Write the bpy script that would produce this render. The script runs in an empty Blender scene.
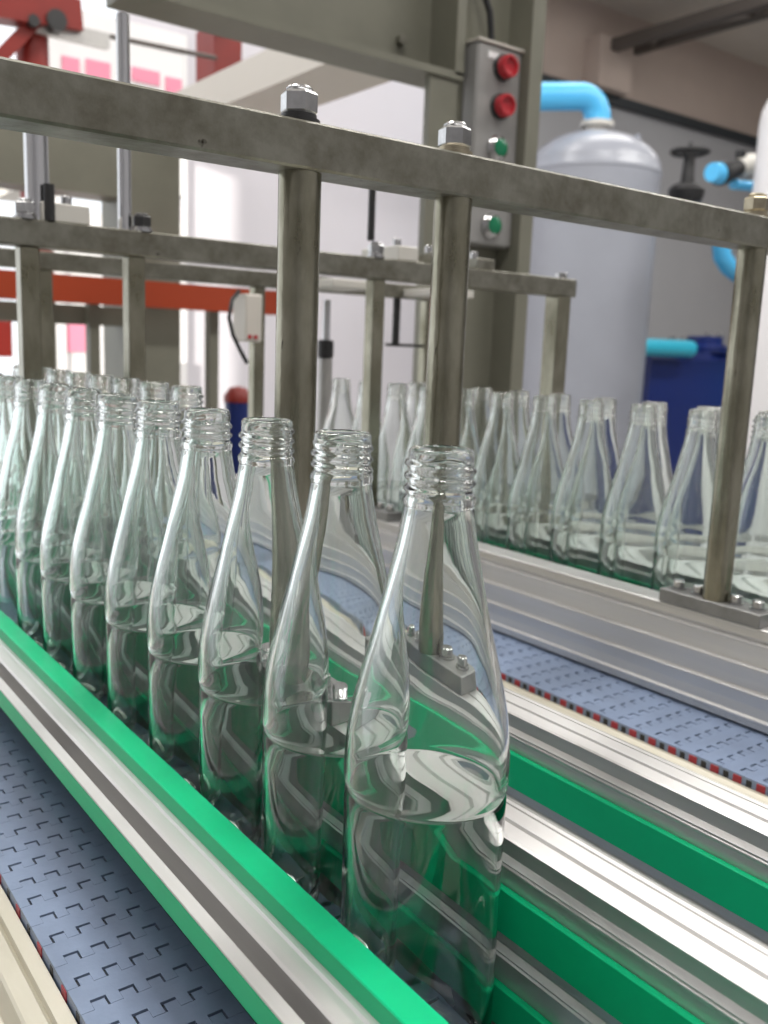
import bpy, math, random
from mathutils import Vector, Matrix
random.seed(7)
C = bpy.context.scene.collection
PI = math.pi
H = 1.20                      # camera height above the floor; MB coordinates are measured from the lens

# ------------------------------------------------------------------ camera
YAW, PITCH, ROLL, FPX = 0.64520341, 0.17530035, 0.03822379, 917.836
fwd = Vector((math.sin(YAW)*math.cos(PITCH), math.cos(YAW)*math.cos(PITCH), -math.sin(PITCH)))
rt0 = Vector((math.cos(YAW), -math.sin(YAW), 0)); up0 = rt0.cross(fwd)
rt = rt0*math.cos(ROLL) + up0*math.sin(ROLL); up = -rt0*math.sin(ROLL) + up0*math.cos(ROLL)
cam_data = bpy.data.cameras.new('camera'); cam = bpy.data.objects.new('camera', cam_data); C.objects.link(cam)
m = Matrix.Identity(4)
for i in range(3):
    m[i][0] = rt[i]; m[i][1] = up[i]; m[i][2] = -fwd[i]
m[2][3] = H
cam.matrix_world = m
cam_data.sensor_fit = 'HORIZONTAL'; cam_data.sensor_width = 36; cam_data.lens = FPX/768*36
cam_data.clip_start = .01; cam_data.clip_end = 100
cam_data.dof.use_dof = True; cam_data.dof.focus_distance = .40; cam_data.dof.aperture_fstop = 17
bpy.context.scene.camera = cam

# ------------------------------------------------------------------ materials
def mat(name, col, rough=.5, metal=0., bump=0, bscale=200, var=0, vscale=20, var_col=None, stretch=(1,1,1), spec=.5, coat=0, trans=0, ior=1.5, rvar=0, spots=None):
    M = bpy.data.materials.new(name); M.use_nodes = True
    nt = M.node_tree; b = nt.nodes['Principled BSDF']
    b.inputs['Base Color'].default_value = (*col, 1); b.inputs['Roughness'].default_value = rough
    b.inputs['Metallic'].default_value = metal; b.inputs['IOR'].default_value = ior
    b.inputs['Specular IOR Level'].default_value = spec
    b.inputs['Transmission Weight'].default_value = trans; b.inputs['Coat Weight'].default_value = coat
    if var or bump or rvar:
        tc = nt.nodes.new('ShaderNodeTexCoord'); mp = nt.nodes.new('ShaderNodeMapping')
        mp.inputs['Scale'].default_value = stretch
        nt.links.new(tc.outputs['Object'], mp.inputs['Vector'])
    if var or rvar:
        n = nt.nodes.new('ShaderNodeTexNoise'); n.inputs['Scale'].default_value = vscale
        n.inputs['Detail'].default_value = 6; n.inputs['Roughness'].default_value = .65
        nt.links.new(mp.outputs['Vector'], n.inputs['Vector'])
        r = nt.nodes.new('ShaderNodeMapRange'); r.inputs['From Min'].default_value = .38; r.inputs['From Max'].default_value = .68
        nt.links.new(n.outputs['Fac'], r.inputs['Value'])
        if var:
            mx = nt.nodes.new('ShaderNodeMix'); mx.data_type = 'RGBA'
            mx.inputs[6].default_value = (*col, 1)
            vc = var_col or tuple(c*.5 for c in col)
            mx.inputs[7].default_value = (*[col[i]*(1-var)+vc[i]*var for i in range(3)], 1)
            nt.links.new(r.outputs['Result'], mx.inputs[0]); nt.links.new(mx.outputs[2], b.inputs['Base Color'])
        if rvar:
            r2 = nt.nodes.new('ShaderNodeMapRange'); r2.inputs['To Min'].default_value = max(.03, rough-rvar); r2.inputs['To Max'].default_value = rough+rvar
            nt.links.new(n.outputs['Fac'], r2.inputs['Value']); nt.links.new(r2.outputs['Result'], b.inputs['Roughness'])
    if spots:
        n3 = nt.nodes.new('ShaderNodeTexNoise'); n3.inputs['Scale'].default_value = spots[0]; n3.inputs['Detail'].default_value = 3
        nt.links.new(mp.outputs['Vector'], n3.inputs['Vector'])
        r3 = nt.nodes.new('ShaderNodeMapRange'); r3.inputs['From Min'].default_value = spots[1]; r3.inputs['From Max'].default_value = spots[1]+.05
        nt.links.new(n3.outputs['Fac'], r3.inputs['Value'])
        m3 = nt.nodes.new('ShaderNodeMix'); m3.data_type = 'RGBA'; m3.inputs[7].default_value = (.03, .025, .018, 1)
        nt.links.new(mx.outputs[2], m3.inputs[6]); nt.links.new(r3.outputs['Result'], m3.inputs[0]); nt.links.new(m3.outputs[2], b.inputs['Base Color'])
    if bump:
        n2 = nt.nodes.new('ShaderNodeTexNoise'); n2.inputs['Scale'].default_value = bscale; n2.inputs['Detail'].default_value = 4
        nt.links.new(mp.outputs['Vector'], n2.inputs['Vector'])
        bp = nt.nodes.new('ShaderNodeBump'); bp.inputs['Strength'].default_value = bump; bp.inputs['Distance'].default_value = .002
        nt.links.new(n2.outputs['Fac'], bp.inputs['Height']); nt.links.new(bp.outputs['Normal'], b.inputs['Normal'])
    return M

M = {}
M['glass'] = mat('clear_glass', (.955, .985, .972), .0, trans=1, ior=1.5)
M['alu'] = mat('extruded_aluminium', (.65, .64, .63), .36, .62, var=.2, vscale=60, stretch=(1, .04, 1), rvar=.05)
M['alu_dull'] = mat('dull_aluminium', (.50, .49, .475), .42, .7, var=.2, vscale=50, stretch=(1, .04, 1), rvar=.05)
M['green'] = mat('green_plastic', (.003, .515, .222), .38, var=.15, vscale=25, bump=.03, bscale=90, spec=.22)
M['belt'] = mat('blue_grey_belt', (.215, .275, .40), .36, var=.3, vscale=35, bump=.05, bscale=400)
M['red_pin'] = mat('red_plastic', (.33, .016, .03), .45)
M['cream'] = mat('cream_steel', (.58, .55, .46), .42, .25, var=.5, vscale=14, var_col=(.36, .33, .25), stretch=(1, .3, 1))
M['steel'] = mat('weathered_steel', (.255, .25, .21), .36, .75, var=.85, vscale=45, var_col=(.125, .115, .085), rvar=.12, bump=.15, bscale=170, spots=(95, .70))
M['post'] = mat('zinc_plated_post', (.34, .325, .255), .25, .95, var=.8, vscale=42, var_col=(.13, .12, .075), stretch=(1, 1, .35), rvar=.10, bump=.14, bscale=240, spots=(120, .70))
M['plate'] = mat('grey_base_plate', (.27, .27, .265), .42, .6, var=.5, vscale=50)
M['nut'] = mat('zinc_nut', (.55, .55, .55), .25, 1, var=.5, vscale=90)
M['brass_nut'] = mat('tarnished_nut', (.42, .37, .27), .33, .9, var=.6, vscale=90)
M['chrome'] = mat('chrome', (.62, .62, .63), .14, 1)
M['black_steel'] = mat('black_oxide_steel', (.05, .05, .05), .35, .6)
M['beige'] = mat('beige_machine_paint', (.195, .192, .15), .45, var=.25, vscale=8)
M['pale'] = mat('pale_machine_paint', (.66, .62, .56), .5)
M['box'] = mat('control_box_grey', (.31, .305, .295), .42, .1, var=.2, vscale=30)
M['red_button'] = mat('red_button', (.45, .025, .035), .25)
M['green_button'] = mat('green_button', (.005, .18, .08), .25)
M['black'] = mat('black_rubber', (.012, .012, .013), .5)
M['red_paint'] = mat('red_machine_paint', (.22, .013, .007), .45, var=.4, vscale=5)
M['orange_paint'] = mat('orange_red_paint', (.38, .045, .008), .45, var=.2, vscale=5)
M['tank'] = mat('grey_tank_paint', (.31, .325, .37), .3, var=.12, vscale=3)
M['tank_white'] = mat('white_tank_paint', (.80, .79, .80), .35)
M['pipe'] = mat('light_blue_pipe', (.09, .50, .88), .3)
M['cyan'] = mat('cyan_pipe', (.03, .42, .58), .3)
M['navy'] = mat('navy_plastic', (.006, .02, .14), .3)
M['pink'] = mat('pink_print', (.85, .30, .42), .6)
M['white_print'] = mat('white_print', (.85, .84, .84), .6)
M['floor'] = mat('concrete', (.34, .33, .31), .55, var=.4, vscale=3)
M['wall_low'] = mat('grey_wall', (.37, .37, .385), .7, var=.1, vscale=2)
M['wall_high'] = mat('brown_cladding', (.50, .41, .36), .7, var=.15, vscale=2)
M['wall_white'] = mat('white_wall', (.64, .62, .66), .7, var=.05, vscale=2)
M['ledge'] = mat('dark_ledge', (.025, .03, .035), .5)
M['ceiling'] = mat('roof_sheet', (.62, .57, .51), .6, var=.15, vscale=2)
M['truss'] = mat('truss_steel', (.10, .085, .075), .5, .2)
M['grey_plastic'] = mat('white_bracket_plastic', (.62, .60, .55), .45)

# ------------------------------------------------------------------ mesh builder
class MB:
    def __init__(s): s.v = []; s.f = []; s.sm = []
    def add(s, vs, fs, smooth=False):
        o = len(s.v); s.v += [Vector(p) for p in vs]
        for f in fs: s.f.append([i+o for i in f]); s.sm.append(smooth)
        return s
    def box(s, x0, x1, y0, y1, z0, z1, bev=0):
        if bev <= 0:
            return s.add([(x, y, z) for z in (z0, z1) for y in (y0, y1) for x in (x0, x1)],
                         [(0,2,3,1), (4,5,7,6), (0,1,5,4), (2,6,7,3), (0,4,6,2), (1,3,7,5)])
        b = bev
        prof = [(x0+b, z0), (x1-b, z0), (x1, z0+b), (x1, z1-b), (x1-b, z1), (x0+b, z1), (x0, z1-b), (x0, z0+b)]
        cx, cz = (x0+x1)/2, (z0+z1)/2
        def ring(y, k): return [(cx+(x-cx)*(1-k*b/(x1-x0)*2), y, cz+(z-cz)*(1-k*b/(z1-z0)*2)) for x, z in prof]
        vs = ring(y0, 1)+ring(y0+b, 0)+ring(y1-b, 0)+ring(y1, 1)
        fs = [list(range(8))]+[[24+7-i for i in range(8)]]
        for r in range(3):
            for i in range(8):
                j = (i+1) % 8
                fs.append((r*8+j, r*8+i, r*8+8+i, r*8+8+j))
        return s.add(vs, fs)
    def prism_y(s, pts, y0, y1):           # closed XZ outline swept along Y
        a = sum(pts[i][0]*pts[(i+1)%len(pts)][1]-pts[(i+1)%len(pts)][0]*pts[i][1] for i in range(len(pts)))
        if a < 0: pts = pts[::-1]
        n = len(pts)
        vs = [(x, y0, z) for x, z in pts]+[(x, y1, z) for x, z in pts]
        fs = [list(range(n)), [n+n-1-i for i in range(n)]]
        for i in range(n):
            j = (i+1) % n; fs.append((j, i, n+i, n+j))
        return s.add(vs, fs)
    def prism_x(s, pts, x0, x1):           # closed YZ outline swept along X
        a = sum(pts[i][0]*pts[(i+1)%len(pts)][1]-pts[(i+1)%len(pts)][0]*pts[i][1] for i in range(len(pts)))
        if a < 0: pts = pts[::-1]
        n = len(pts)
        vs = [(x0, y, z) for y, z in pts]+[(x1, y, z) for y, z in pts]
        fs = [[n-1-i for i in range(n)], [n+i for i in range(n)]]
        for i in range(n):
            j = (i+1) % n; fs.append((i, j, n+j, n+i))
        return s.add(vs, fs)
    def lathe(s, c, prof, n=32, axis='z', smooth=True, phase=0):    # prof: (radius, height) list, capped where radius is 0
        c = Vector(c); vs = []; fs = []
        def P(r, h, a):
            x, y = r*math.cos(a), r*math.sin(a)
            if axis == 'z': return c+Vector((x, y, h))
            if axis == 'y': return c+Vector((y, h, x))
            return c+Vector((h, x, y))
        rows = []
        for r, h in prof:
            if r < 1e-9: rows.append([len(vs)]); vs.append(P(0, h, 0))
            else:
                rows.append(list(range(len(vs), len(vs)+n)))
                vs += [P(r, h, 2*PI*i/n+phase) for i in range(n)]
        for a, b in zip(rows, rows[1:]):
            for i in range(n):
                j = (i+1) % n
                if len(a) == 1 and len(b) == 1: continue
                if len(a) == 1: fs.append((a[0], b[j], b[i]))
                elif len(b) == 1: fs.append((a[i], a[j], b[0]))
                else: fs.append((a[i], a[j], b[j], b[i]))
        return s.add(vs, fs, smooth)
    def cyl(s, c, r, h, n=24, axis='z', ch=0, smooth=True):
        pr = [(0, 0), (r-ch, 0)] + ([(r, ch), (r, h-ch)] if ch else [(r, 0), (r, h)]) + [(r-ch, h), (0, h)]
        if not ch: pr = [(0, 0), (r, 0), (r, h), (0, h)]
        return s.lathe(c, pr, n, axis, smooth)
    def hexa(s, c, r, h, axis='z', ch=.12, phase=.3):
        return s.lathe(c, [(0, 0), (r*(1-ch), 0), (r, h*ch), (r, h*(1-ch)), (r*(1-ch), h), (0, h)], 6, axis, False, phase)
    def tube(s, path, r, n=14, closed_ends=True):
        path = [Vector(p) for p in path]; rows = []; vs = []; fs = []
        t0 = (path[1]-path[0]).normalized()
        ref = Vector((0, 0, 1)) if abs(t0.z) < .9 else Vector((1, 0, 0))
        u = t0.cross(ref).normalized()
        for i, p in enumerate(path):
            t = ((path[min(i+1, len(path)-1)]-p).normalized() + (p-path[max(i-1, 0)]).normalized()).normalized()
            u = (u-t*u.dot(t)).normalized(); w = t.cross(u)
            rr = r[i] if isinstance(r, (list, tuple)) else r
            rows.append(list(range(len(vs), len(vs)+n)))
            vs += [p+(u*math.cos(2*PI*k/n)+w*math.sin(2*PI*k/n))*rr for k in range(n)]
        for a, b in zip(rows, rows[1:]):
            for k in range(n):
                j = (k+1) % n; fs.append((a[k], a[j], b[j], b[k]))
        if closed_ends: fs.append(rows[0][::-1]); fs.append(rows[-1])
        return s.add(vs, fs, True)
    def bar(s, p0, p1, w, h):             # square bar between two points
        p0, p1 = Vector(p0), Vector(p1); t = (p1-p0).normalized()
        ref = Vector((0, 0, 1)) if abs(t.z) < .95 else Vector((1, 0, 0))
        u = t.cross(ref).normalized()*w/2; v = u.cross(t).normalized()*h/2
        vs = [p+a*u+b*v for p in (p0, p1) for a, b in ((-1,-1), (1,-1), (1,1), (-1,1))]
        return s.add(vs, [(3,2,1,0), (4,5,6,7), (0,1,5,4), (1,2,6,5), (2,3,7,6), (3,0,4,7)])
    def mesh(s, name, material, org):
        me = bpy.data.meshes.new(name)
        me.from_pydata([v-org for v in s.v], [], s.f); me.update()
        me.polygons.foreach_set('use_smooth', s.sm)
        me.materials.append(material)
        import bmesh
        bm = bmesh.new(); bm.from_mesh(me); bmesh.ops.recalc_face_normals(bm, faces=bm.faces); bm.to_mesh(me); bm.free()
        if any(s.sm): me.set_sharp_from_angle(angle=math.radians(38))
        return me
WO = {}                                    # object name -> origin in lens-relative coordinates
def build(mb, name, material, parent=None, label=None, org=None, bevel=0):
    if org is None:
        lo = [min(v[i] for v in mb.v) for i in range(3)]; hi = [max(v[i] for v in mb.v) for i in range(3)]
        org = Vector(((lo[0]+hi[0])/2, (lo[1]+hi[1])/2, lo[2]))
    org = Vector(org)
    o = bpy.data.objects.new(name, mb.mesh(name, material, org)); C.objects.link(o); WO[o.name] = org
    if parent: o.parent = parent; o.location = org-WO[parent.name]
    else: o.location = org+Vector((0, 0, H))
    if label: o['label'] = label
    if bevel:
        b = o.modifiers.new('bevel', 'BEVEL'); b.width = bevel; b.segments = 2; b.limit_method = 'ANGLE'; b.harden_normals = False
    return o
def thing(name, label, cat, org, group=None):
    o = bpy.data.objects.new(name, None); C.objects.link(o); o.empty_display_size = .05
    org = Vector(org); WO[o.name] = org; o.location = org+Vector((0, 0, H))
    return tag(o, label, cat, group)
def tag(o, label, cat, group=None):
    o['label'] = label; o['category'] = cat
    if group: o['group'] = group
    return o
def struct(o): o['kind'] = 'structure'; return o
def copy_tree(o, parent=None):
    c = o.copy(); C.objects.link(c); c.parent = parent; WO[c.name] = WO[o.name].copy()
    for ch in list(o.children): copy_tree(ch, c)
    return c
def ray(u, v): return rt*((u-384)/FPX) - up*((v-512)/FPX) + fwd
def atY(u, v, Y): d = ray(u, v); return d*(Y/d.y)
ORD = ['first', 'second', 'third', 'fourth', 'fifth', 'sixth', 'seventh', 'eighth', 'ninth', 'tenth', 'eleventh', 'twelfth', 'thirteenth', 'fourteenth']

FL = -H                                    # floor level
BZ = -.280                                 # belt surface
# ------------------------------------------------------------------ the hall
def slab(name, x0, x1, y0, y1, z0, z1, m_): return struct(build(MB().box(x0, x1, y0, y1, z0, z1), name, M[m_]))
slab('floor', -2.7, 13.2, -3.2, 9.5, FL-.1, FL, 'floor')
slab('ceiling', -2.7, 13.2, -3.2, 6.7, 3.35, 3.45, 'ceiling')
# back wall: grey below, brown cladding above a dark ledge; the left end is an open daylight bay
slab('wall_back', 4.55, 13, 6.5, 6.7, FL, 2.47, 'wall_low')
slab('wall_upper', 4.55, 13, 6.5, 6.7, 2.55, 3.35, 'wall_high')
slab('trim_1', 4.55, 13, 6.42, 6.7, 2.47, 2.55, 'ledge')
slab('wall_right', 13, 13.2, -3.2, 6.7, FL, 3.35, 'wall_low')
slab('wall_rear', -2.7, 13, -3.2, -3, FL, 3.35, 'wall_low')
slab('wall_left', -2.7, -2.5, -3.0, 2.26, FL, 3.35, 'wall_low')
slab('wall_left', -2.7, -2.5, 2.26, 6.7, 1.9, 3.35, 'wall_low')
slab('wall_partition', 2.02, 4.70, 5.2, 5.3, FL, 3.35, 'wall_white')

# ------------------------------------------------------------------ bottles
def bottle_mesh():
    n = 56; HB = .2464; rows = []; vs = []; fs = []
    body = [(0, .0035), (.012, .003), (.020, .0012), (.0245, 0), (.0275, .0006), (.0298, .003), (.0309, .008), (.0310, .03), (.0309, .07), (.0310, .106),
            (.03105, .1165), (.0307, .1183), (.0306, .1192), (.0311, .1204), (.0315, .124), (.03155, .1275), (.0314, .132), (.0308, .1400), (.0294, .1500),
            (.0271, .1600), (.0247, .1700), (.0221, .1800), (.0204, .1870), (.0182, .1968), (.0162, .2058), (.0144, .2148), (.01335, .2215), (.0130, .2246)]
    fin = []
    z = .2252
    while z < HB-.0006: fin.append(z); z += .00055
    def fin_r(z, a):
        h = HB-z
        r = .0119
        def bump(c, w, k): return k*max(0, 1-((h-c)/w)**2)
        r += max(.0009, bump(.0188, .0026, .0015)) if h > .0188 else bump(.0188, .0026, .0015)   # transfer bead under the thread
        for t in range(3):                                 # screw thread: rises once round per turn
            c = .0046+.0045*(t+a/(2*PI))-.0008
            fade = 1 if 0 < t < 2 else (a/(2*PI) if t == 0 else 1-a/(2*PI))
            r += bump(c, .0016, .0013*min(1, fade*3))
        if h < .0012: r -= (.0012-h)*.7
        return r
    def ring(fr, z):
        rows.append(list(range(len(vs), len(vs)+n)))
        for i in range(n):
            a = 2*PI*i/n; r = fr(a) if callable(fr) else fr
            vs.append((r*math.cos(a), r*math.sin(a), z))
    rows.append([0]); vs.append((0, 0, body[0][1]))
    for r, z in body[1:]: ring(r, z)
    for z in fin: ring(lambda a, z=z: fin_r(z, a), z)
    ring(.0108, HB); ring(.0100, HB-.0002); ring(.0095, HB-.0012)
    inner = [(.0094, .239), (.0099, .2245), (.0122, .2110), (.0144, .2020), (.0181, .1880), (.0208, .1765), (.0241, .1638), (.0266, .1530), (.0285, .1430),
             (.0294, .1340), (.0295, .1270), (.0291, .1195), (.0290, .1150), (.0291, .104), (.0292, .07), (.0291, .04), (.0289, .018), (.0276, .0095), (.0235, .0064), (.012, .0075)]
    # hand-blown looking unevenness of the inner wall
    def wob(a, z): return .00010*math.sin(3*a+z*50)+.00008*math.sin(2*a-z*80+1)+.00004*math.sin(5*a+z*35+2)
    for r, z in inner:
        k = min(1, max(0, (r-.010)/.01))
        ring(lambda a, r=r, z=z, k=k: r+k*wob(a, z), z)
    rows.append([len(vs)]); vs.append((0, 0, .0095))
    for A, B in zip(rows, rows[1:]):
        for i in range(n):
            j = (i+1) % n
            if len(A) == 1: fs.append((A[0], B[j], B[i]))
            elif len(B) == 1: fs.append((A[i], A[j], B[0]))
            else: fs.append((A[i], A[j], B[j], B[i]))
    vs = [(x*.988, y*.988, z) for x, y, z in vs]
    me = bpy.data.meshes.new('glass_bottle'); me.from_pydata(vs, [], fs); me.update()
    me.polygons.foreach_set('use_smooth', [True]*len(fs)); me.materials.append(M['glass'])
    return me
BM = bottle_mesh()
first_bottle = bpy.data.objects.new('glass_bottle', BM); C.objects.link(first_bottle)
count = [0]
def bottle(x, y, z, label, group, rot):
    o = first_bottle if count[0] == 0 else first_bottle.copy()
    if count[0]: C.objects.link(o)
    count[0] += 1
    o.location = (x, y, z+H); o.rotation_euler = (0, 0, rot)
    tag(o, label, 'bottle', group)
G1, G2, G3, G4 = 'bottles in the near row', 'bottles in the lane behind the near row', 'bottles along the ribbed guide', 'bottles at the back of the far lane'
for i in range(11):
    lab = 'large clear glass bottle at the very front, uncapped, nearest the camera' if i == 0 else \
          '%s clear bottle from the front in the near row behind the green strip' % ORD[i]
    bottle(.2108, .2475+.0625*i, BZ, lab, G1, i*1.7)
for i in range(8):
    bottle(.3047, .6640+.0625*i, BZ, '%s bottle from the right in the row just behind the near row' % ORD[i], G2, i*2.1+.5)
for i in range(11):
    bottle(.7010, .4135+.0625*i, BZ-.0075, '%s bottle from the right in the far lane row touching the ribbed guide' % ORD[i], G3, i*1.3+.2)
for i in range(9):
    bottle(.7575, .4448+.0625*i, BZ-.0075, '%s bottle from the right in the rearmost row of the far lane' % ORD[i], G4, i*.9+.8)

# ------------------------------------------------------------------ conveyor belts
def belt(name, label, x0, x1, y0, y1, z, pins=None):
    p, T, P, W, A = .0179, .0085, .0126, .0058, .0050
    root = thing(name, label, 'conveyor belt', ((x0+x1)/2, (y0+y1)/2, z-T), 'modular conveyor belts')
    mb = MB(); k0 = 0; y = y0
    n = int((y1-y0)/p)
    ntab = int((x1-x0)/P)
    off = ((x1-x0)-(ntab-1)*P)/2 if ntab else 0
    def edge(yb, gy, gl, gr):
        pts = [(x0, yb)]
        for t in range(ntab):
            c = x0+.0088+t*P
            a, b = c-W/2-gl, c+W/2+gr
            if b > x1-.001: break
            pts += [(a, yb), (a, yb+A+gy), (b, yb+A+gy), (b, yb)]
        pts.append((x1, yb)); return pts
    for k in range(n):
        yb = y0+k*p
        lo = edge(yb, .0015, .0011 if k % 2 else .0001, .0001 if k % 2 else .0011)
        hi = edge(yb+p-.00025, 0, 0, 0)
        pts = lo+hi[::-1]
        m_ = len(pts)
        vs = [(a, b, z) for a, b in pts]+[(a, b, z-T) for a, b in pts]
        fs = [list(range(m_)), [m_+m_-1-i for i in range(m_)]]
        for i in range(m_):
            j = (i+1) % m_; fs.append((j, i, m_+i, m_+j))
        mb.add(vs, fs)
    build(mb, 'belt_modules', M['belt'], root)
    build(MB().box(x0+.001, x1-.001, y0, y0+n*p, z-T*.62, z-.0016), 'gap_shade', M['black'], root, 'black sheet standing in for shade in the gaps')  # black sheet added under the module gaps to stand for their shade
    if pins:
        step, ya, yb = pins
        k = step-1
        while True:
            yy = y0+k*p+.0040
            k += step
            if yy > yb: break
            if yy < ya: continue
            build(MB().box(x0-.0005, x0+.004, yy-.0034, yy+.0034, z-.0070, z-.0012, .0004), 'hinge_pin', M['red_pin'], root, 'red pin end')
            build(MB().box(x0-.0003, x0+.004, yy+p*step/2-.0022, yy+p*step/2+.0022, z-.0066, z-.0016, .0003), 'edge_slot_shade', M['black'], root, 'black block standing in for a shaded slot in the belt edge')  # solid black block, its colour stands for the shade of a slot
    return root
belt('conveyor_belt', 'empty blue-grey modular belt in the lower left corner', .1105, .1687, .1301, 1.45, BZ, (2, .27, .50))
belt('conveyor_belt', 'dark blue belt under the near row of bottles', .1790, .2425, .10, 1.45, BZ)
belt('conveyor_belt', 'blue belt between the two green-striped guides behind the near row', .2765, .3345, .10, 1.45, BZ)
belt('conveyor_belt', 'empty blue-grey belt with red pins beside the tall ribbed guide', .5600, .6560, .1421, 1.45, BZ, (1, .22, .74))
belt('conveyor_belt', 'blue belt under the far lane of bottles', .6690, .7960, .10, 1.45, BZ-.0075)

# ------------------------------------------------------------------ guide rails
Y0, Y1 = .06, 1.45
def rail_support(root, x0, x1, ztop, ys, zb=-.300):
    for y in ys: build(MB().box(x0, x1, y-.02, y+.02, zb, ztop, .0008), 'support_foot', M['alu_dull'], root)
YS = (.25, .75, 1.25)
r = thing('guide_rail', 'nearest guide rail with bright green strip on top beside the lower left belt', 'guide rail', (.158, .75, -.300), 'guide rails')
build(MB().prism_y([(.1388, -.2176), (.1442, -.2174), (.1442, -.2196), (.1426, -.2200), (.1426, -.2285), (.1548, -.2400), (.1548, -.2196), (.1514, -.2192), (.1514, -.2172), (.1526, -.2164), (.1566, -.2164), (.1574, -.2184),
                    (.1612, -.2184), (.1620, -.2174), (.1645, -.2174), (.1645, -.262), (.1610, -.262), (.1560, -.2450), (.1412, -.2308), (.1412, -.2186), (.1388, -.2186)], Y0, Y1), 'aluminium_profile', M['alu'], r)
build(MB().box(.1645, .1770, Y0, Y1, -.2300, -.2092, .0005), 'upper_strip', M['green'], r, 'bright green strip bottles slide along')
build(MB().box(.1645, .1770, Y0, Y1, -.2680, -.2500, .0007), 'lower_strip', M['green'], r, 'lower green strip')
build(MB().box(.1388, .1412, Y0, Y1, -.2305, -.2187, .0007), 'outer_strip', M['green'], r, 'green strip over the empty belt')
rail_support(r, .1690, .1764, -.2682, YS)

def twin_rail(label, xl, dz=0):
    r = thing('guide_rail', label, 'guide rail', (xl+.0135, .75, -.300), 'guide rails')
    zt = -.1900
    pts = [(xl+.0012, -.272), (xl+.0012, -.2440), (xl, -.2428), (xl, -.2422), (xl+.0007, -.2414), (xl, -.2408), (xl, -.2402), (xl+.0022, -.2380), (xl+.0012, -.2360),
           (xl+.0012, -.2045), (xl, -.2032), (xl, -.2024), (xl+.0007, -.2018), (xl, -.2012), (xl, -.2008), (xl+.0022, -.1985), (xl+.0022, zt-.0018), (xl, zt-.0010), (xl, zt-.0004), (xl+.0014, zt),
           (xl+.0092, zt), (xl+.0097, zt-.0015), (xl+.0112, zt-.0015), (xl+.0117, zt), (xl+.0200, zt), (xl+.0204, zt-.0012), (xl+.0212, zt-.0012),
           (xl+.0216, zt-.0002), (xl+.0236, zt-.0002), (xl+.0240, zt-.0010), (xl+.0246, zt-.0010), (xl+.0252, zt-.0004), (xl+.0262, zt-.0010), (xl+.0262, -.272)]
    pts = [(x, z+dz) if z > -.25 else (x, z) for x, z in pts]
    build(MB().prism_y(pts, Y0, Y1), 'aluminium_profile', M['alu'], r)
    build(MB().box(xl-.0022, xl+.0012, Y0, Y1, -.2300+dz/2, -.2108+dz, .0005), 'upper_strip', M['green'], r, 'upper green strip')
    build(MB().box(xl-.0022, xl+.0012, Y0, Y1, -.2710, -.2535, .0005), 'lower_strip', M['green'], r, 'lower green strip')
    rail_support(r, xl+.005, xl+.024, -.2722, YS)
    return r
twin_rail('double green guide rail with white-lit grooved top right behind the front bottle', .2464)
twin_rail('double green guide rail next to the cream side frame of the empty belt', .3390)
r = thing('guide_rail', 'tall ribbed aluminium guide wall in front of the far lane of bottles', 'guide rail', (.651, .75, -.300), 'guide rails')
pts = [(.6600, -.1985), (.6358, -.1985), (.635, -.1993), (.635, -.2006), (.6372, -.2016), (.6372, -.2070)]
for zz in (-.2109, -.2300, -.2502):
    pts += [(.6386, zz+.0012), (.6362, zz+.0004), (.635, zz-.0002), (.635, zz-.0012), (.6364, zz-.0024), (.6378, zz-.0110)]
pts += [(.6376, -.2692), (.635, -.2704), (.635, -.2722), (.6366, -.2735), (.6366, -.2775), (.6600, -.2775)]
build(MB().prism_y(pts, Y0, Y1), 'aluminium_profile', M['alu'], r)
rail_support(r, .6575, .6598, -.2777, YS)
twin_rail('far guide rail with green strips behind the far lane of bottles', .8000, -.024)

# side frames of the two empty belts and the machine bed
t = tag(build(MB().prism_y([(.030, -.300), (.030, -.2985), (.0880, -.2975), (.0912, -.2875), (.0925, -.2868), (.1000, -.2866), (.1012, -.2876), (.1020, -.2884), (.1030, -.2856), (.1096, -.2852), (.1096, -.300)], Y0, Y1), 'side_frame', M['cream']),
        'cream side frame at the lower left edge of the empty belt', 'conveyor frame')
t = tag(build(MB().prism_y([(.367, -.300), (.367, -.2883), (.553, -.2883), (.5556, -.2862), (.5590, -.2862), (.5590, -.300)], Y0, Y1), 'side_frame', M['cream']),
        'cream side frame between the green-striped guide and the belt with red pins', 'conveyor frame')
bed = thing('conveyor_bed', 'black steel bed under all the conveyor lanes', 'conveyor frame', (.45, .75, FL))
build(MB().box(.02, .90, Y0, Y1, -.340, -.300), 'bed_plate', M['black_steel'], bed)
for x in (.06, .86):
    for y in (.15, 1.35): build(MB().box(x-.025, x+.025, y-.025, y+.025, FL, -.340), 'leg', M['beige'], bed)
# slider blocks that carry the belts
for x0, x1, z in ((.112, .166, BZ), (.181, .241, BZ), (.278, .333, BZ), (.562, .654, BZ), (.671, .794, BZ-.0075)):
    build(MB().box(x0, x1, Y0, Y1, -.300, z-.0086), 'wear_bed', M['black_steel'], bed)

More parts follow.
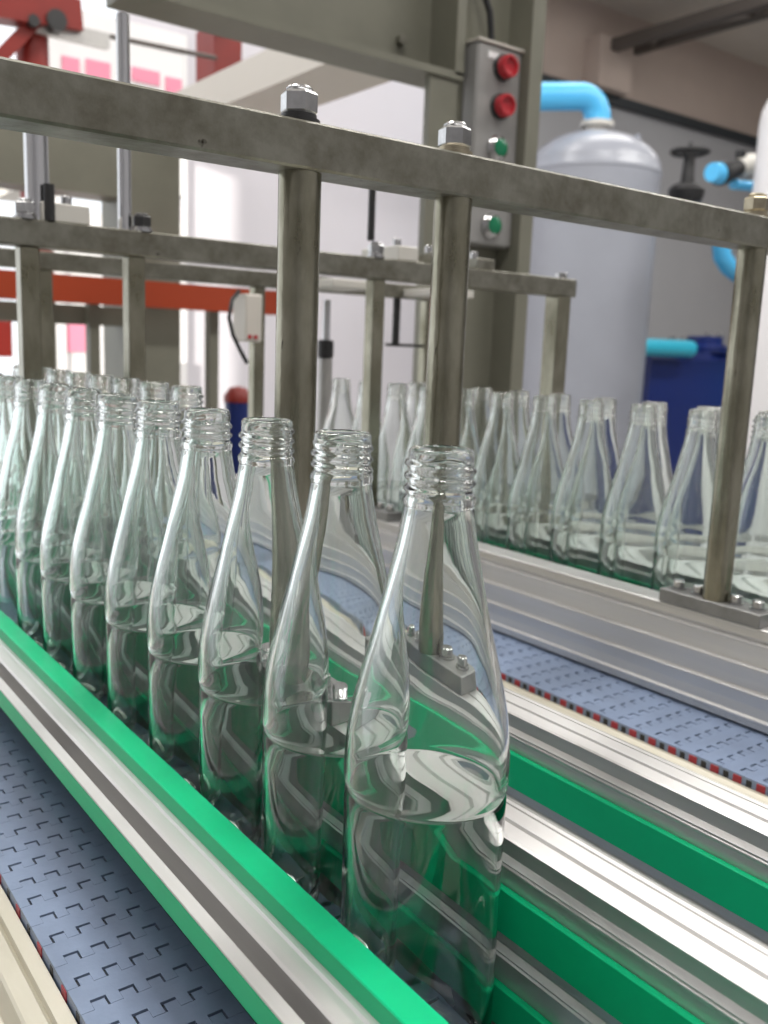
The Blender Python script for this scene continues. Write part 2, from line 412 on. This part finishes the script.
# ------------------------------------------------------------------ overhead frames
def nut(root, x, y, z, mat_='nut', washer_mat='brass_nut', stud=.0045):
    n_ = build(MB().hexa((x, y, z+.0046), .0092, .0105), 'nut', M[mat_], root)
    build(MB().cyl((x, y, z+.0151), .0066, stud*.55, 24, ch=.0010), 'stud_end', M[mat_], n_)
    build(MB().lathe((x, y, z), [(0, 0), (.0105, 0), (.0105, .0022), (.0088, .0026), (.0088, .0046), (0, .0046)], 28), 'washer', M[washer_mat], n_)
def base_plate(root, x0, x1, y0, y1, zb, px, py, hb=.0110):
    p_ = build(MB().box(x0, x1, y0, y1, zb, zb+hb, .0006), 'base_plate', M['plate'], root)
    xm = (x0+x1)/2
    for yy in (y0+.010, y0+.029, y1-.029, y1-.010):
        b = MB().cyl((xm, yy, zb+hb), .0062, .0012, 20).cyl((xm, yy, zb+hb+.0012), .0046, .0062, 20, ch=.0006)
        build(b, 'bolt', M['nut'], p_)
F1 = thing('overhead_frame', 'weathered steel crossbar on round posts nearest the camera', 'frame', (.348, .41, -.187), 'overhead frames')
build(MB().box(.010, .80, .3975, .4225, .0843, .1066, .0012), 'crossbar', M['steel'], F1)
for x, zb, pl in ((.2485, -.1788, (.2445, .2700, .364, .456, -.1898)), (.3488, -.1788, (.3400, .3630, .364, .456, -.1898)), (.6455, -.1873, (.6340, .6590, .364, .456, -.1983))):
    build(MB().cyl((x, .41, zb), .0107, .0843-zb, 40), 'post', M['post'], F1)
    base_plate(F1, *pl, x, .41)
nut(F1, .2472, .41, .1066, 'nut', 'black_steel'); nut(F1, .3477, .41, .1066, 'nut', 'brass_nut'); nut(F1, .6450, .41, .1066, 'brass_nut', 'brass_nut')
# screws and specks under the bar at the right post
def second_frame():
    F = thing('overhead_frame', 'second steel crossbar on square posts behind the first one', 'frame', (.45, .89, -.187), 'overhead frames')
    build(MB().box(.20, .975, .8775, .9025, .0795, .1032, .0012), 'crossbar', M['steel'], F)
    for x, zb in ((.2519, -.1788), (.3526, -.1788), (.6450, -.1873), (.9530, FL)):
        hw = .0085 if x < .9 else .0125
        build(MB().box(x-hw, x+hw, .890-hw, .890+hw, zb, .0795, .001), 'post', M['post'], F)
    for x0, x1, zz in ((.2465, .2725, -.1898), (.3400, .3650, -.1898), (.6352, .6590, -.1983)):
        base_plate(F, x0, x1, .838, .942, zz, 0, .89)
    nut(F, .2500, .8865, .1032, 'nut', 'nut'); nut(F, .3600, .887, .1032, 'black_steel', 'nut', .004); nut(F, .6400, .885, .1032, 'nut', 'nut')
    build(MB().hexa((.9560, .89, .1032), .0080, .008), 'nut', M['nut'], F)
    for x, dy in ((.2930, .0), (.6850, .0), (.7350, .0), (.8090, 0)):
        b = build(MB().box(x-(.030 if x < .3 else .016), x+.014, .880, .955, .1033, .1200 if x < .7 else .1165, .001), 'clamp_block', M['grey_plastic' if x < .7 else 'steel'], F)
        zt = .1200 if x < .7 else .1165
        build(MB().cyl((x, .905, zt), .0052, .010, 20, ch=.0006), 'bolt', M['nut'], b)
    # guide rods that run up through the bar
    build(MB().cyl((.3460, .895, .1034), .0064, .195, 24), 'guide_rod', M['chrome'], F)
    build(MB().cyl((.2640, .896, .1034), .0105, .115, 32), 'guide_rod', M['chrome'], F)
    build(MB().cyl((.2700, .881, .1034), .0050, .032, 24), 'threaded_rod', M['black_steel'], F)
    build(MB().cyl((.6330, .886, .1220), .0042, .10, 20), 'threaded_rod', M['black_steel'], F)
    return F
F2 = second_frame()
F3 = thing('overhead_frame', 'third crossbar farther back, half hidden under the second one', 'frame', (.6, 1.18, -.30), 'overhead frames')
build(MB().box(.24, .98, 1.1685, 1.1915, .080, .1012, .0012), 'crossbar', M['steel'], F3)
for x, zb in ((.2600, -.1898), (.3525, -.1898), (.6490, -.1983), (.96, FL)): build(MB().box(x-.0085, x+.0085, 1.1715, 1.1885, zb, .080, .001), 'post', M['post'], F3)
for u, v in ((338, 286),):
    p = atY(u, v, 1.12); build(MB().box(p.x-.035, p.x+.035, 1.08, 1.168, .082, .093, .001), 'clamp_plate', M['grey_plastic'], F3)
p = atY(440, 289, 1.12); build(MB().box(p.x-.035, p.x+.035, 1.08, 1.168, .082, .093, .001), 'clamp_plate', M['grey_plastic'], F3)
p = atY(397, 300, 1.18); q = atY(397, 345, 1.18)
build(MB().cyl((p.x, 1.18, q.z), .0060, .080-q.z, 20), 'guide_rod', M['black_steel'], F3)
a = atY(386, 346, 1.18); b = atY(425, 346, 1.18); build(MB().tube([(a.x, 1.18, q.z), (b.x, 1.18, q.z)], .0025), 'cross_rod', M['black_steel'], F3)
# air cylinder hanging near the left post
p = atY(325, 300, 1.22); q = atY(325, 345, 1.22); s = atY(325, 445, 1.22)
cyl_ = thing('air_cylinder', 'slim grey air cylinder standing behind the first round post', 'air cylinder', (p.x, 1.215, -.300))
build(MB().cyl((p.x, 1.215, -.300), .011, q.z+.300-.02, 24, ch=.001), 'barrel', M['alu_dull'], cyl_)
build(MB().cyl((p.x, 1.215, q.z-.02), .0125, .028, 24, ch=.002), 'end_cap', M['black_steel'], cyl_)
build(MB().cyl((p.x, 1.215, q.z+.008), .006, p.z-q.z-.008, 20), 'rod', M['chrome'], cyl_)

# ------------------------------------------------------------------ gantry, column and control box
G = thing('machine_gantry', 'big beige steel column with horizontal beam towering over the line', 'machine', (1.2, 1.4, FL))
build(MB().box(.528, 1.150, 1.34, 1.43, .4806, .4880).box(.528, 1.150, 1.34, 1.346, .4880, .4930).box(.528, 1.150, 1.415, 1.43, .4880, .84).box(.528, 1.150, 1.34, 1.43, .84, .855)
      .box(1.130, 1.150, 1.34, 1.415, .4880, .84), 'beam', M['beige'], G)
build(MB().box(1.078, 1.142, 1.345, 1.360, FL, .4800), 'left_flange', M['beige'], G)
build(MB().box(1.155, 1.275, 1.3605, 1.400, FL, 1.0), 'web_plate', M['beige'], G)
build(MB().box(1.275, 1.308, 1.30, 1.400, FL, 1.0), 'right_flange', M['beige'], G)
build(MB().box(1.155, 1.338, 1.5305, 4.6, .608, .695), 'roof_beam', M['pale'], G)
build(MB().cyl((1.06, 1.415, .545), .010, -.012, 6, 'y'), 'bolt', M['steel'], G)
K = 1.056                                 # box front at Y = 1.32
cb = thing('control_box', 'grey push button box with red and green buttons on the beige column', 'control box', (1.22, 1.32, .20))
build(MB().box(1.1640, 1.2740, 1.3200, 1.3600, .1990, .5490, .004), 'housing', M['box'], cb)
build(MB().box(1.1620, 1.2765, 1.3160, 1.3600, .5490, .5525), 'lid_edge', M['pale'], cb)
build(MB().box(1.1880, 1.2140, 1.3185, 1.3200, .5240, .5350), 'name_plate', M['white_print'], cb)
for (u, v, k) in ((510, 66, 'red'), (507, 105, 'red'), (503, 147, 'green'), (500, 187, 'green'), (497, 225, 'green')):
    p = atY(u, v, 1.300)
    bt = build(MB().lathe((p.x, 1.3200, p.z), [(0, 0), (.0225, 0), (.0225, -.006), (.0205, -.008), (0, -.008)], 32, 'y'), 'button_collar', M['black' if k == 'red' else 'chrome'], cb)
    if k == 'red':
        build(MB().lathe((p.x, 1.3120, p.z), [(0, 0), (.0195, 0), (.0200, -.012), (.0185, -.016), (.0150, -.0165), (.0130, -.011), (.008, -.0095), (0, -.0095)], 32, 'y'), 'push_button', M['red_button'], bt, 'red mushroom button')
    else:
        build(MB().lathe((p.x, 1.3120, p.z), [(0, 0), (.0195, 0), (.0195, -.005), (.0170, -.007), (.0165, -.005), (0, -.0055)], 32, 'y'), 'bezel', M['chrome'], bt)
        build(MB().lathe((p.x, 1.3065, p.z), [(0, 0), (.0155, 0), (.0155, -.002), (.011, -.004), (0, -.005)], 32, 'y'), 'push_button', M['green_button'], bt, 'green push button')
pts = [atY(491, 44, 1.335), atY(491, 30, 1.335), atY(490, 12, 1.335), atY(484, -6, 1.34), atY(474, -30, 1.345)]
tag(build(MB().tube([Vector((pts[0].x, pts[0].y, .5527))]+pts[1:], .0060), 'cable', M['black']), 'thick black cable entering the top of the push button box', 'cable')
# left machine leg
L = thing('machine_pillar', 'beige machine pillar with overhead panel behind the second crossbar at left', 'machine', (1.05, 2.5, FL))
build(MB().box(.968, 1.127, 2.50, 2.68, FL, .55), 'pillar', M['beige'], L)
build(MB().box(.30, .968, 2.50, 2.62, .375, .555), 'panel', M['beige'], L)
p = atY(0, 300, 2.5); q = atY(120, 326, 2.5)
build(MB().box(.40, .968, 2.50, 2.58, .035, .085), 'lower_bar', M['beige'], L)
# red rack beam and rear posts
Rk = thing('red_rack', 'red-orange rack beam with thin grey uprights far behind the bottles', 'rack', (.95, 2.44, FL))
build(MB().box(.30, 1.400, 2.40, 2.46, .088, .156), 'beam', M['orange_paint'], Rk)
for u in (50, 94, 213):
    p = atY(u, 350, 2.47); build(MB().box(p.x-.014, p.x+.014, 2.461, 2.495, FL, .12), 'upright', M['beige'], Rk)
sb = thing('sensor_box', 'small pale sensor box on the grey post behind the near row', 'sensor', (.629, 1.15, .02))
build(MB().box(.6140, .6400, 1.1480, 1.1880, .0030, .0680, .002), 'housing', M['pale'], sb)
for k in (.6200, .6290): build(MB().cyl((k, 1.1480, .0100), .0030, -.002, 14, 'y'), 'indicator', M['red_button'], sb)
pts = [atY(239, 291, 1.166), atY(232, 300, 1.155), atY(229, 318, 1.146), atY(233, 335, 1.143), atY(240, 350, 1.143), atY(247, 363, 1.1445)]
tag(build(MB().tube(pts, .0028), 'cable', M['black']), 'thin black cable curving down to the pale sensor box', 'cable')
# blurred drum with lids left of the first post
p = atY(238, 386, 2.6)
d = thing('waste_bin', 'dark blue bin with red lid standing far behind the near row', 'bin', (p.x, 2.6, FL))
hb_ = p.z-FL-.05
build(MB().lathe((p.x, 2.6, FL), [(0, 0), (.034, 0), (.040, hb_-.02), (.042, hb_), (0, hb_)], 24), 'bin_body', M['navy'], d)
build(MB().lathe((p.x, 2.6, FL+hb_), [(0, 0), (.044, 0), (.044, .02), (.025, .045), (0, .05)], 24), 'lid', M['red_paint'], d)
# white opening frame with banners behind the left bay
WF = MB()
def frame(name, u0, v0, u1, v1, Y): pass
p0 = atY(52, 30, 4.6); p1 = atY(232, 30, 4.6)
bn = thing('banner_frame', 'white frame with pink and white banner beyond the red machine', 'banner', (1.9, 5.17, FL))
a, b = atY(60, 60, 5.15), atY(185, 60, 5.15)
zt, zb = atY(120, 38, 5.15).z, atY(120, 130, 5.15).z
build(MB().box(a.x-.06, a.x, 5.15, 5.195, FL, zt).box(b.x, b.x+.02, 5.165, 5.195, FL, zt).box(a.x-.06, b.x+.02, 5.165, 5.195, zt, zt+.10), 'frame', M['white_print'], bn)
build(MB().box(a.x, b.x, 5.17, 5.185, zb-.3, zt), 'white_sheet', M['white_print'], bn)
for (u0, v0, u1, v1) in ((62, 55, 80, 76), (86, 58, 111, 96), (132, 66, 160, 86), (166, 76, 182, 95)):
    c0, c1 = atY(u0, v0, 5.16), atY(u1, v1, 5.16)
    build(MB().box(c0.x, c1.x, 5.162, 5.170, c1.z, c0.z), 'pink_panel', M['pink'], bn)
lo_ = atY(70, 335, 5.15)
build(MB().box(atY(60, 340, 5.15).x, atY(92, 340, 5.15).x, 5.162, 5.170, atY(75, 352, 5.15).z, atY(75, 322, 5.15).z), 'pink_panel', M['pink'], bn)
build(MB().box(a.x, b.x, 5.17, 5.185, FL+.3, zb-.45), 'lower_sheet', M['white_print'], bn)
p = atY(2, 337, 4.5)
tag(build(MB().box(p.x-.10, p.x+.045, 4.5, 4.52, p.z-.09, p.z+.09), 'red_sign', M['red_paint']), 'plain red board at the left edge behind the square post', 'board')
# red machine at the top left
RM = thing('red_machine', 'dark red steel machine frame high up in the top left corner', 'machine', (.9, 3.5, FL))
def q3(u, v): return atY(u, v, 3.5)
build(MB().bar(q3(-60, -4), q3(78, 18), .09, .10), 'top_beam', M['red_paint'], RM)
build(MB().bar(q3(-20, 78), q3(34, 22), .04, .045), 'brace', M['red_paint'], RM)
c = q3(37, 30); build(MB().cyl((c.x, 3.56, FL), .055, c.z-FL, 24), 'column', M['red_paint'], RM)
build(MB().bar(q3(30, 24), q3(108, 42), .035, .05), 'grey_arm', M['alu_dull'], RM)
build(MB().cyl(q3(52, 24)+Vector((0, -.06, 0)), .035, .06, 20, 'y').cyl(q3(30, 24)+Vector((0, -.05, 0)), .02, .05, 20, 'y'), 'arm_fitting', M['black_steel'], RM)
p = q3(196, 50)
a, b = atY(214, 76, 4.3), atY(242, 30, 4.3)
build(MB().box(a.x, b.x, 4.3, 4.5, a.z, b.z), 'drive_head', M['red_paint'], RM)
build(MB().bar((b.x-.02, 4.4, b.z-.03), (b.x-.75, 3.6, b.z+.10), .05, .05), 'rear_arm', M['red_paint'], RM)
a, b = atY(108, 36, 4.0), atY(216, 58, 4.0)
tag(build(MB().tube([a, b], .010), 'steel_pipe', M['truss']), 'thin dark pipe running across in front of the banner', 'pipe')

# ------------------------------------------------------------------ tanks and pipes at right
TX, TY, TR = 4.705, 4.168, .420
T = thing('pressure_tank', 'grey pressure tank with domed top and blue pipe elbow', 'tank', (TX, TY, FL))
prof = [(0, FL+.25), (.25, FL+.28), (TR, FL+.42), (TR, 1.13), (TR+.004, 1.135), (TR+.004, 1.15), (TR, 1.155)]
for k in range(1, 9):
    a = k/8*PI/2; prof.append((TR*math.cos(a) if k < 8 else 0, 1.155+.250*math.sin(a)))
build(MB().lathe((TX, TY, 0), prof, 56), 'shell', M['tank'], T)
for k in range(3):
    a = 2*PI*k/3+.4; build(MB().box(TX+.33*math.cos(a)-.04, TX+.33*math.cos(a)+.04, TY+.33*math.sin(a)-.04, TY+.33*math.sin(a)+.04, FL, FL+.5), 'leg', M['tank'], T)
build(MB().lathe((TX, TY, 1.395), [(0, 0), (.07, 0), (.07, .04), (.105, .04), (.105, .07), (0, .07)], 28), 'flange', M['grey_plastic'], T)
build(MB().lathe((TX+.21, TY-.16, 1.30), [(0, 0), (.02, 0), (.02, .10), (0, .10)], 16), 'nozzle', M['tank'], T)
ptop = Vector((TX, TY, 1.466))
path = [ptop, ptop+Vector((0, 0, .02))]
for k in range(1, 9):
    a = k/8*PI/2; path.append(ptop+Vector((-.12*(1-math.cos(a))*.93, .12*(1-math.cos(a))*.37, .02+.12*math.sin(a))))
path.append(path[-1]+Vector((-.9, .36, -.10)))
tag(build(MB().tube(path, .083, 24), 'blue_pipe', M['pipe']), 'light blue pipe elbow rising from the top of the grey domed tank', 'pipe')
# black gate valve beyond the tank
v0 = atY(690, 152, 4.0)
vb = atY(690, 204, 4.0).z
V = thing('gate_valve', 'black handwheel valve standing right of the grey tank', 'valve', (v0.x, 4.0, vb))
w = MB()
ring_ = [(v0.x+.115*math.cos(2*PI*k/28), 4.0+.115*math.sin(2*PI*k/28), v0.z) for k in range(29)]
w.tube(ring_, .016, 10, False)
for k in range(3): w.bar((v0.x-.11*math.cos(PI*k/3), 4-.11*math.sin(PI*k/3), v0.z), (v0.x+.11*math.cos(PI*k/3), 4+.11*math.sin(PI*k/3), v0.z), .016, .014)
build(w, 'handwheel', M['black'], V)
build(MB().cyl((v0.x, 4, v0.z), .014, .06, 14), 'stem', M['black'], V)
build(MB().lathe((v0.x, 4, vb), [(0, 0), (.10, 0), (.115, .04), (.12, .08), (.10, .11), (.045, .13), (.035, v0.z-vb-.02), (.03, v0.z-vb), (0, v0.z-vb)], 24), 'bonnet', M['black'], V)
# white tank at the right edge
W0 = atY(752, 200, 3.0)
WX, WY, WR = W0.x+.30, 3.0-.16, .30
WT = thing('white_tank', 'tall white tank cut off by the right edge of the picture', 'tank', (WX, WY, FL))
prof = [(0, FL+.2), (WR-.05, FL+.22), (WR, FL+.30), (WR, 1.30)]
for k in range(1, 8):
    a = k/7*PI/2; prof.append((WR*math.cos(a) if k < 7 else 0, 1.30+.26*math.sin(a)))
build(MB().lathe((WX, WY, 0), prof, 48), 'shell', M['tank_white'], WT)
for k in range(3):
    a = 2*PI*k/3+.9; build(MB().box(WX+.22*math.cos(a)-.03, WX+.22*math.cos(a)+.03, WY+.22*math.sin(a)-.03, WY+.22*math.sin(a)+.03, FL, FL+.3), 'leg', M['tank_white'], WT)
# union fitting in the pipe left of the white tank
def y3(u, v): return atY(u, v, 3.3)
U = thing('pipe_union', 'black pipe union with blue end left of the white tank', 'pipe fitting', y3(730, 190))
build(MB().tube([y3(712, 172), y3(722, 174)], [.052, .062], 20), 'blue_end', M['pipe'], U)
build(MB().tube([y3(719, 174), y3(724, 173), y3(733, 170), y3(738, 168)], [.066, .066, .05, .05], 20), 'coupling', M['black'], U)
build(MB().tube([y3(737, 168), y3(744, 166), y3(752, 164)], [.045, .06, .06], 20), 'grey_end', M['grey_plastic'], U)
build(MB().tube([y3(733, 184), y3(750, 186)], [.03, .03], 16), 'blue_branch', M['pipe'], U)
build(MB().cyl(y3(741, 152)-Vector((0, 0, .03)), .03, .035, 16), 'cap', M['black'], U)
# blue bend half hidden by the right post
pp = [atY(690, 214, 4.0), atY(708, 217, 3.97), atY(718, 226, 3.93), atY(721, 243, 3.9), atY(722, 256, 3.9), atY(728, 266, 3.9), atY(738, 274, 3.9), atY(752, 277, 3.9), atY(790, 282, 3.9), atY(812, 292, 3.9), atY(820, 315, 3.9)]
pp.append(Vector((pp[-1].x+.02, 3.9, FL)))
tag(build(MB().tube(pp, .062, 20), 'blue_pipe', M['pipe']), 'light blue pipe bend half hidden by the right round post', 'pipe')
# navy pump behind the far bottles
B0 = atY(690, 350, 4.3)
PU = thing('blue_pump', 'navy blue pump casing behind the far bottles', 'pump', (B0.x, 4.6, FL))
bx0, bx1 = atY(647, 380, 4.3).x, atY(735, 380, 4.3).x
zt = atY(690, 352, 4.3).z
build(MB().prism_x([(4.3, FL), (4.3, zt-.06), (4.36, zt), (4.84, zt), (4.9, zt-.06), (4.9, FL)], bx0+.03, bx1), 'casing', M['navy'], PU)
c1 = atY(680, 343, 4.4); build(MB().lathe((c1.x, 4.5, zt), [(0, 0), (.20, 0), (.20, .04), (.15, .055), (.15, .085), (0, .085)], 28), 'flange', M['navy'], PU)
c2 = atY(716, 340, 4.4); build(MB().lathe((c2.x, 4.5, zt), [(0, 0), (.19, 0), (.19, .05), (.14, .07), (.14, .13), (0, .13)], 28), 'flange', M['navy'], PU)
for c_, h_ in ((c1, .085), (c2, .13)):
    for k in (-.08, .08): build(MB().hexa((c_.x+k, 4.42, zt+h_), .025, .03), 'bolt', M['nut'], PU)
a, b = atY(640, 347, 4.22), atY(690, 349, 4.22)
cp = build(MB().tube([a+Vector((-.15, 0, 0)), a, b-Vector((.09, 0, 0)), b], [.062, .062, .062, .062], 22), 'cyan_pipe', M['cyan'])
tag(cp, 'cyan pipe stub in front of the navy blue pump', 'pipe')
# roof truss and pilaster at the top right
TRs = thing('roof_truss', 'dark steel roof truss in the top right corner', 'truss', (7.9, 3.5, 2.9))
for (u, v) in ((635, 49), (599, 50)):
    p = atY(u, v, 6.49); build(MB().box(p.x-.05, p.x+.05, -2.9, 6.49, p.z-.05, p.z+.05), 'chord', M['truss'], TRs)
pA, pB = atY(635, 49, 6.49), atY(599, 50, 6.49)
for k in range(6):
    yy = 6.3-k*1.1
    build(MB().bar((pA.x, yy, pA.z), (pB.x, yy-.55, pB.z), .05, .05).bar((pB.x, yy-.55, pB.z), (pA.x, yy-1.1, pA.z), .05, .05), 'web_bar', M['truss'], TRs)
p = atY(590, 90, 6.4); q = atY(629, 90, 6.4)
struct(build(MB().box(p.x, q.x-.1, 6.3, 6.5, 2.55, 3.0), 'trim_2', M['wall_high']))

# ------------------------------------------------------------------ light
w = bpy.data.worlds.new('world'); bpy.context.scene.world = w; w.use_nodes = True
bg = w.node_tree.nodes['Background']; bg.inputs['Color'].default_value = (.93, .96, 1.0, 1); bg.inputs['Strength'].default_value = 1.5
def area(name, loc, tgt, sx, sy, power, col=(1, 1, 1)):
    l = bpy.data.lights.new(name, 'AREA'); l.shape = 'RECTANGLE'; l.size = sx; l.size_y = sy; l.energy = power; l.color = col
    o = bpy.data.objects.new(name, l); C.objects.link(o); o.location = Vector(loc)+Vector((0, 0, H))
    o.rotation_euler = (Vector(tgt)-Vector(loc)).to_track_quat('-Z', 'Y').to_euler(); return o
for x, k in ((-1.0, .32), (.40, .95), (3.0, 1), (5.6, 1), (8.2, 1)):  # unseen overhead lights; the dimmer left row is added to brighten the near belt
    for y, pw in ((-.6, 62), (2.0, 64), (4.4, 28)): area('unseen_overhead_light', (x, y, 3.25), (x, y, 0), 1.2 if x < 1 else 1.9, .5, pw*k, (1, .975, .945))
sl = bpy.data.lights.new('sun', 'SUN'); sl.energy = 5; sl.angle = .009; sl.color = (1, .95, .87)
so = bpy.data.objects.new('sun', sl); C.objects.link(so)
so.rotation_euler = Vector((1, .5437, -1.138*math.tan(math.radians(8.5)))).to_track_quat('-Z', 'Y').to_euler()

sc = bpy.context.scene
sc.view_settings.view_transform = 'Standard'; sc.view_settings.look = 'None'; sc.view_settings.gamma = 1; sc.view_settings.use_curve_mapping = False
sc.view_settings.exposure = 0.0
sc.cycles.max_bounces = 32; sc.cycles.transmission_bounces = 32; sc.cycles.glossy_bounces = 8; sc.cycles.diffuse_bounces = 4
sc.cycles.sample_clamp_indirect = 6
